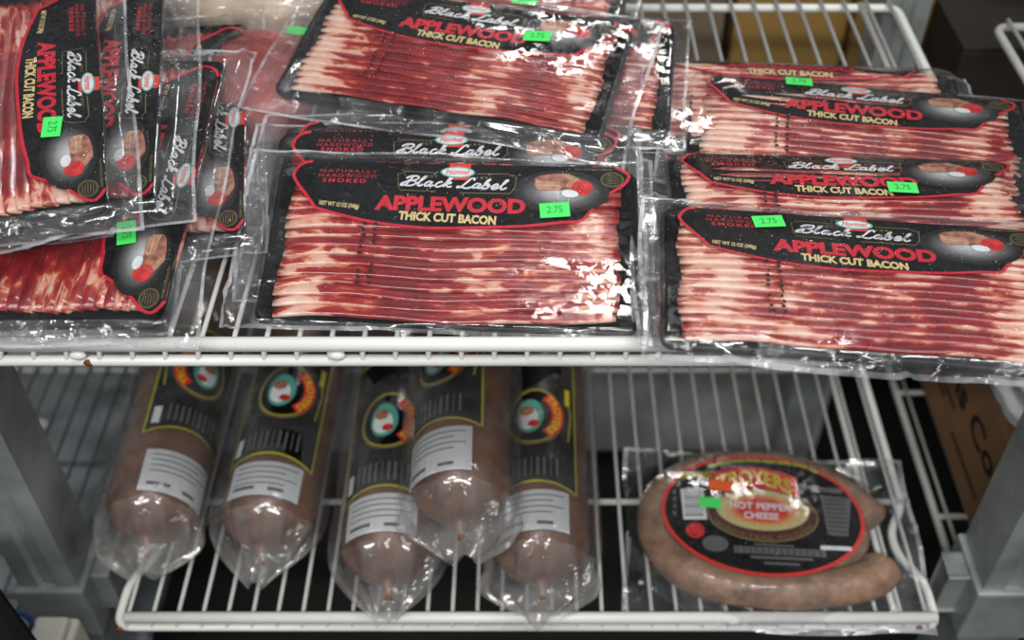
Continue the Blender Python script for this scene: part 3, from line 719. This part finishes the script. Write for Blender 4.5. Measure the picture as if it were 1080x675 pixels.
# wrapped meats behind the left and middle stacks
def loaf(loc, r, rot, mat, label, seed):
    o = thing('wrapped_meat', loc, (0, 0, D(rot)), label, 'meat', 'wrapped meats behind the bacon piles')
    for nm, k, mt in (('meat', 1.0, mat), ('plastic_film', 1.10, M['film_margin'])):
        b = bmesh.new(); bmesh.ops.create_icosphere(b, subdivisions=5, radius=1); f = rnd_field(seed + int(k * 10), 9, 2, 6); g = rnd_field(seed, 8, 9, 22)
        for v in b.verts:
            p = v.co; q = Vector([math.copysign(abs(c) ** .75, c) for c in p]); s = k * (1 + .04 * f(p.x + p.z, p.y) + (.03 * abs(g(p.x, p.y + p.z)) if k > 1 else 0))
            v.co = Vector((q.x * r[0] * s, q.y * r[1] * s, max(q.z * r[2] * s, -r[2] * .98)))
        bm_obj(nm, b, mt, o)
    return o
loaf((-.215, .795, -.4985), (.055, .060, .027), -12, M['redmeat'], 'red wrapped meat between the left stack and the middle pile', 3)
loaf((-.235, .925, -.492), (.085, .055, .034), 5, M['pale'], 'pale wrapped meat at the top between the left stack and the middle pile', 7)
loaf((-.345, .935, -.490), (.045, .045, .032), 20, M['pale'], 'greyish wrapped meat behind the left stack', 12)
P = Print(); P.poly([(-.011, -.006), (.011, -.006), (.011, .006), (-.011, .006)], 'green', 0)
# its price sticker is a part of the red wrapped meat
red = [o for o in bpy.data.objects if o.name.startswith('wrapped_meat') and 'red wrapped' in o.get('label', '')][0]
ps = P.obj('price_sticker', red); ps.location = (.022, .035, .032); ps['label'] = 'small bright green price sticker'

# ------------------------------------------------------------------ big sausages in bags
def sausage(key, x, y, z, label, length=.34, r=.042, yaw=0, pitch=0, lab=(.085, .235), rot=0, med=1, seed=1, stick=(.028, .080), wide=1.2):
    """lies along +y from its tied end; rot turns it about its own axis"""
    o = thing('bologna_sausage', (x, y, z), (D(pitch), 0, D(yaw)), label, 'sausage', 'bagged sausages on the lower shelf')
    f = rnd_field(seed, 8, 15, 50); R = random.Random(seed)
    def rad(t):  # t metres from the end
        if t < .034: return r * math.sin(min(1, max(0, t) / .034) * PI / 2) ** .62
        if t > length - .03: return r * max(0.02, math.cos((t - length + .03) / .03 * PI / 2)) ** .6
        return r
    b = bmesh.new(); seg = 48; rings = []
    ts = [.0002, .0012, .003, .006, .010, .015, .021, .028] + [.034 + k * (length - .064) / 40 for k in range(41)] + [length - .022, length - .012, length - .005, length - .0005]
    for t in ts:
        rr = rad(t); ring = []
        for k in range(seg):
            a = 2 * PI * k / seg; q = 1 + .012 * f(a * .03 + t, t * 1.5) + (.05 * math.sin(a * 9 + seed) * math.exp(-t / .010))
            ring.append(b.verts.new((rr * q * math.cos(a), t, rr * q * math.sin(a))))
        rings.append(ring)
    for A, B in zip(rings, rings[1:]):
        for k in range(seg): b.faces.new((A[k], B[k], B[(k + 1) % seg], A[(k + 1) % seg]))
    b.faces.new(rings[0]); b.faces.new(rings[-1][::-1]); bmesh.ops.recalc_face_normals(b, faces=b.faces[:])
    cas = bm_obj('casing', b, M['casing'], o)
    # tied end: gathered neck and clip
    b = tube_bm([(0, .004, -.001), (0, -.003, -.003), (.001, -.008, -.004), (.002, -.015, -.006)], lambda t: .0085 - .0085 * t + .012 * max(0, t - .7), 12)
    bm_obj('tied_end', b, M['casing'], cas)
    def cyl(rr):
        def g(c):
            a = PI / 2 - c.x / r + D(rot); return Vector(((rr + c.z * 1.8) * math.cos(a), c.y, (rr + c.z * 1.8) * math.sin(a)))
        return g
    # label wrapped on the upper side
    y0, y1 = lab; w = .041; P = Print()
    def bow(x): return -.006 * (1 - (x / w) ** 2) + .006
    nseg = 16; edge = [(-w + 2 * w * k / nseg, y0 + .008 * (1 - ((-w + 2 * w * k / nseg) / w) ** 2)) for k in range(nseg + 1)]
    for k in range(nseg):
        (xa, ya), (xb, yb) = edge[k], edge[k + 1]
        P.poly([(xa, ya), (xb, yb), (xb, y1), (xa, y1)], 'card', 0)
    P.line(edge, .0022, 'yellowline', .0004); P.line([(-w, y0), (-w, y1)], .0022, 'yellowline', .0004); P.line([(w, y0), (w, y1)], .0022, 'yellowline', .0004); P.line([(-w, y1), (w, y1)], .0022, 'yellowline', .0004)
    cy = y0 + .083
    P.ell(.002 * med, cy, .027, .034, 'gold', .0003); P.ell(.002 * med, cy, .024, .031, 'card', .0005)
    P.ring(.002 * med, cy, .024, .031, .0012, 'yellowline', .0007)
    P.ring(.004 * med, cy, .019, .025, .0105, 'brightred', .0008, a0=(-1.1 if med > 0 else PI - 1.1), a1=(1.1 if med > 0 else PI + 1.1), n=18)
    def arc(u, v):
        # name set round the arc, turned a quarter
        a = (1.0 - 2.0 * u) if med > 0 else (PI + 1.0 - 2.0 * u); rr_ = 1 + (v - .5) * .34
        return .004 * med + .019 * rr_ * math.cos(a), cy + .025 * rr_ * math.sin(a)
    P.text("TROYERS", 0, 0, 0, 0, 'yellow', .0010, off=.02, fn=arc)
    P.ell(-.002 * med, cy, .0125, .020, 'teal', .0007); P.ell(-.003 * med, cy - .003, .009, .013, 'white', .0008); P.ell(-.004 * med, cy + .006, .006, .006, 'wood', .0010); P.ell(.002 * med, cy - .010, .005, .004, 'apple', .0011)
    for k in range(9):   # small print, too fine to read
        xx = -.022 + .0055 * k
        P.line([(xx, y0 + .014), (xx, y0 + .034)], .0022 if k not in (4, 7) else .001, 'grey', .0005)
    for k in range(5): P.line([(-.034 * med, y0 + .050 + .010 * k), (-.034 * med, y0 + .057 + .010 * k)], .004, 'grey', .0005)
    P.poly([(-.036, y0 + .010), (-.029, y0 + .010), (-.029, y0 + .030), (-.036, y0 + .030)], 'white', .0005)
    P.line([(.033 * med, y0 + .10), (.033 * med, y0 + .12)], .005, 'yellow', .0005)
    P.line([(.033 * med, cy - .03 + .004), (.036 * med, cy + .005), (.033 * med, cy + .03)], .0016, 'yellowline', .0005)
    P.refine(.005, 6); P.warp(cyl(r * 1.018 + .0004))
    l = P.obj('label', o); l['label'] = 'black printed label with a yellow border and a round picture'
    P = Print(); s0, s1 = stick; w2 = .033
    for k in range(10): xa = -w2 + 2 * w2 * k / 10; xb = -w2 + 2 * w2 * (k + 1) / 10; P.poly([(xa, s0), (xb, s0), (xb, s1), (xa, s1)], 'sticker', 0)
    for k in range(4): P.line([(-w2 * .8, s1 - .006 - .006 * k), (w2 * .85 - .01 * (k % 2), s1 - .006 - .006 * k)], .0011, 'grey', .0003)
    P.line([(-w2 * .8, s0 + .008), (-w2 * .2, s0 + .008)], .0035, 'grey', .0003); P.line([(w2 * .15, s0 + .007), (w2 * .55, s0 + .007)], .0035, 'grey', .0003)
    P.refine(.008, 3); P.warp(cyl(r * 1.018 + .0005)); l = P.obj('paper_sticker', o); l['label'] = 'white paper sticker with faint print'
    # loose bag
    b = bmesh.new(); g = rnd_field(seed + 20, 12, 20, 70); h = rnd_field(seed + 40, 10, 40, 150); rings = []; seg = 80
    n = 74
    for i in range(n):
        t = -.030 + (length + .02) * i / (n - 1); ring = []
        u_ = min(1, max(0, (t + .030) / .062)); gath = .16 + .84 * math.sin(u_ * PI / 2) ** 1.15
        base = r * gath if t < .032 else rad(min(t + .006, length - .01))
        flat = sstep(.012, -.028, t)
        for k in range(seg):
            a = 2 * PI * k / seg; c, s_ = math.cos(a), math.sin(a)
            loose = 1.045 + .02 * g(a * .045, t) + (.020 * abs(h(a * .05, t)))* (1.0 if t < .06 else .6) 
            side = .009 * abs(c) ** 6
            pl = 1 + .10 * math.sin(a * 11 + seed) * sstep(.03, -.01, t); x_ = c * (base * loose * pl + side * (1 - flat)) * (1 + (wide - 1) * flat); z_ = s_ * base * loose * pl * (1 - .72 * flat) - .014 * flat + wide * .003 * flat * math.sin(c * 4 + seed)
            z_ = max(z_, -r * .995); ring.append(b.verts.new((x_, t + .003 * g(a * .1, 1) * flat, z_)))
        rings.append(ring)
    for A, B in zip(rings, rings[1:]):
        for k in range(seg):
            fc = b.faces.new((A[k], B[k], B[(k + 1) % seg], A[(k + 1) % seg])); fc.material_index = 1 if A[0].co.y < .012 else 0
    bg = bm_obj('plastic_bag', b, [M['bag'], M['bag_end']], o)
    return o
ZS = ZL + .0425
sausage('S1', -.335, .575, ZS, 'leftmost bagged sausage on the lower shelf, its label turned to the right', yaw=2, rot=-42, med=-1, seed=2, lab=(.084, .22), stick=(.018, .064), wide=2.0)
sausage('S2', -.232, .565, ZS, 'second bagged sausage from the left on the lower shelf, label facing up', yaw=-1, rot=-2, seed=3, stick=(.023, .060), lab=(.061, .215))
sausage('S3', -.119, .530, ZS, 'bagged sausage lying under the left side of the raised one', yaw=1.5, rot=8, seed=4, stick=(.020, .060), lab=(.060, .22))
sausage('S5', .012, .530, ZS, 'bagged sausage lying under the right side of the raised one', yaw=-.5, rot=12, seed=5, stick=(.022, .064), lab=(.065, .22), wide=2.4)
sausage('S4', -.056, .553, ZS + .0545, 'raised bagged sausage lying on top of two others', yaw=1, rot=30, seed=6, stick=(.019, .066), lab=(.068, .22), r=.0425, wide=2.3)

# ------------------------------------------------------------------ oval pack of rope sausage
def oval_pack():
    o = thing('rope_sausage_package', (.212, .604, -.862), (0, 0, D(-4)), 'clear oval pack of coiled rope sausage with a red rimmed black label', 'sausage')
    f = rnd_field(5, 6, 3, 9)
    # one thick rope coiled into an oval, its ends side by side at the right
    pts = []
    for k in range(90):
        a = D(-22) - 2 * PI * k / 89 * 1.0 + D(0); pts.append((.105 * math.cos(a) , .068 * math.sin(a), .0175))
    outer = [(.118, -.044, .0175), (.112, -.054, .0175), (.085, -.066, .0175)]
    loop = [(.123, -.036), (.110, -.052), (.085, -.062), (.045, -.070), (0, -.072), (-.045, -.068), (-.083, -.052), (-.104, -.026), (-.108, .005), (-.096, .034), (-.068, .056), (-.03, .068), (.015, .070), (.055, .062), (.088, .046), (.108, .028), (.120, .010)]
    c2 = [(x * .87 + .000, y * .93) for x, y in catmull(loop, 6)]
    b = tube_bm([(x, y, .0175) for x, y in c2], lambda t: .0172 * (1 + .05 * math.sin(t * 60) * .3 + .04 * f(t * 6, 0)) * min(1, (min(t, 1 - t) * 55 + .15)) ** .5, 20)
    bm_obj('rope_sausage', b, M['rope'], o)
    loop = [(.085, .004), (.075, -.020), (.045, -.035), (0, -.040), (-.045, -.034), (-.070, -.008), (-.058, .020), (-.02, .035), (.03, .034), (.062, .020), (.05, 0), (.01, -.006), (-.03, -.004)]
    b = tube_bm([(x, y, .0170) for x, y in catmull(loop, 6)], lambda t: .0165 * min(1, (min(t, 1 - t) * 55 + .15)) ** .5, 18)
    bm_obj('rope_sausage', b, M['rope'], o)
    # label
    P = Print(); A_, B_ = .0905, .0665; Z = 0
    P.ell(0, 0, A_, B_, 'card', 0, 64); P.ring(0, 0, A_ - .0015, B_ - .0015, .0034, 'brightred', .0003, 72)
    P.ell(0, -.002, .050, .0300, 'gold', .0004, 48); P.ell(0, -.002, .048, .028, 'maroon', .0006, 48)
    P.ell(0, .0025, .0415, .0225, 'burst', .0008, 48)
    # red banner with the name
    ban = []
    for k in range(13): u = k / 12; ban.append((-.044 + .078 * u, .0515 - .010 * (2 * u - 1) ** 2))
    low = [(x, y - .023 - .002 * math.cos((x + .005) / .039 * 1.4)) for x, y in ban]
    for k in range(12): P.poly([low[k], low[k + 1], ban[k + 1], ban[k]], 'brightred', .0010)
    P.text('TROYERS', 0, 0, 0, 0, 'yellow', .0013, off=.03, fn=lambda u, v: (-.039 + .068 * u, .0305 - .010 * (2 * u - 1) ** 2 + .0175 * v))
    P.text('HOT PEPPER', -.029, .026, .0025, .0100, 'white', .0012, off=.03); P.text('CHEESE', -.017, .014, -.0080, -.0005, 'white', .0012, off=.03)
    P.text('GENUINE TRAIL BOLOGNA', 0, 0, 0, 0, 'gold', .0010, off=.01, fn=lambda u, v: ((.0452 - (v - .5) * .004) * math.cos(D(200 + 140 * u)), -.002 + (.0252 - (v - .5) * .0042) * math.sin(D(200 + 140 * u))))
    P.line(catmull([(-.047, .050), (-.02, .0585), (.01, .060), (.04, .057), (.055, .050)], 4), .0034, 'yellowline', .0004)
    for k in range(7):
        xx = -.040 + .0145 * k; P.line([(xx, .053 + .0), (xx, .063)], .0011, 'card', .0006)
        P.line([(-.072, .0385), (-.043, .0405)], .0072, 'yellow', .0005)
    P.poly([(-.071, -.012), (-.050, -.011), (-.052, .024), (-.073, .022)], 'white', .0005)
    for k in range(9): yy = -.007 + .0032 * k; P.line([(-.070, yy), (-.053, yy + .001)], .0009 if k % 3 else .0018, 'grey', .0007)
    for k in range(4): P.line([(-.079, -.008 + .008 * k), (-.078, -.003 + .008 * k)], .0028, 'grey', .0005)
    P.ell(-.061, -.023, .0085, .0085, 'apple', .0005, 16); P.ell(-.044, -.036, .0115, .0085, 'grey', .0005, 20)
    P.poly([(.056, -.020), (.074, -.020), (.082, .022), (.054, .024)], 'grey', .0005)
    for k in range(8): P.line([(.057, -.016 + .005 * k), (.076, -.016 + .005 * k)], .0009, 'card', .0007)
    P.line([(.046, .030), (.075, .030)], .0055, 'grey', .0005)
    P.line([(.048, -.034), (.075, -.033)], .0042, 'white', .0005)
    P.line([(-.028, -.041), (.052, -.040)], .0075, 'grey', .0005); P.line([(-.014, -.048), (.040, -.047)], .003, 'grey', .0005); P.line([(-.003, -.0535), (.028, -.053)], .0025, 'grey', .0005); P.line([(-.010, -.0345), (.025, -.0345)], .002, 'grey', .0005)
    for k in range(14): P.line([(-.025 + .0055 * k, -.044), (-.025 + .0055 * k, -.037)], .0006, 'card', .0007)
    P.refine(.012, 3)
    P.warp(lambda c: Vector((c.x, c.y, c.z + .0373 - .18 * c.x ** 2 - .2 * c.y ** 2)))
    lb = P.obj('label', o); lb['label'] = 'oval black label with a red rim and yellow and white lettering'
    for loc_, mt, sz, rz, nm in (((-.037, .026, .0402), 'orange', (.021, .0115), -8, 'small orange sticker'), ((-.047, .006, .0402), 'green', (.019, .0115), -2, 'small bright green price sticker')):
        me = make_price('' if mt == 'orange' else '', sz[0], sz[1], mt); s = link('price_sticker', me, o, False); s.location = loc_; s.rotation_euler = (0, 0, D(rz)); s['label'] = nm
    # film: square sheet clinging over the ring
    b = bmesh.new(); fx = rnd_field(61, 10, 30, 120); g = rnd_field(62, 8, 14, 50); nx, ny = 120, 90; V = []
    R = random.Random(9); ridges = []
    for _ in range(46):
        an = R.uniform(0, 2 * PI); d_ = R.uniform(.95, 1.35); cx, cy = .118 * d_ * math.cos(an), .082 * d_ * math.sin(an)
        aa = an + R.gauss(0, .35) if R.random() < .6 else an + PI / 2; ridges.append((cx, cy, math.cos(aa), math.sin(aa), R.uniform(.010, .035), R.uniform(.0012, .0030), R.uniform(.001, .0045)))
    for j in range(ny + 1):
        row = []
        for i in range(nx + 1):
            x = -.122 + .270 * i / nx; y = -.098 + .190 * j / ny
            e = math.hypot(x / .126, y / .089)
            zi = .0388 - .18 * x * x - .2 * y * y
            inn = 1 - sstep(.86, 1.10, e)
            wr = 0
            for cx, cy, ca, sa, ln, w, am in ridges:
                dx, dy = x - cx, y - cy; p = dx * ca + dy * sa; q = -dx * sa + dy * ca
                if abs(p) < ln and abs(q) < 4 * w: wr += am * math.exp(-(q / w) ** 2) * (1 - (p / ln) ** 2)
            z = (zi + .0008) * inn + (1 - inn) * (.0035 + .0015 * g(x, y) + wr + .0006 * fx(x, y)) + .0002 * fx(x, y)
            row.append(b.verts.new((x + .003 * g(y, 1) * (1 - inn), y + .003 * g(2, x) * (1 - inn), max(z, .0008))))
        V.append(row)
    for j in range(ny):
        for i in range(nx):
            fc = b.faces.new((V[j][i], V[j][i + 1], V[j + 1][i + 1], V[j + 1][i]))
            x = -.122 + .270 * (i + .5) / nx; y = -.098 + .190 * (j + .5) / ny; e = math.hypot(x / .126, y / .089)
            fc.material_index = 0 if e < .98 else (2 if min(x + .122, .148 - x, y + .098, .092 - y) < .005 else 1)
    bm_obj('plastic_film', b, [M['film'], M['film_margin'], M['film_seam']], o)
oval_pack()
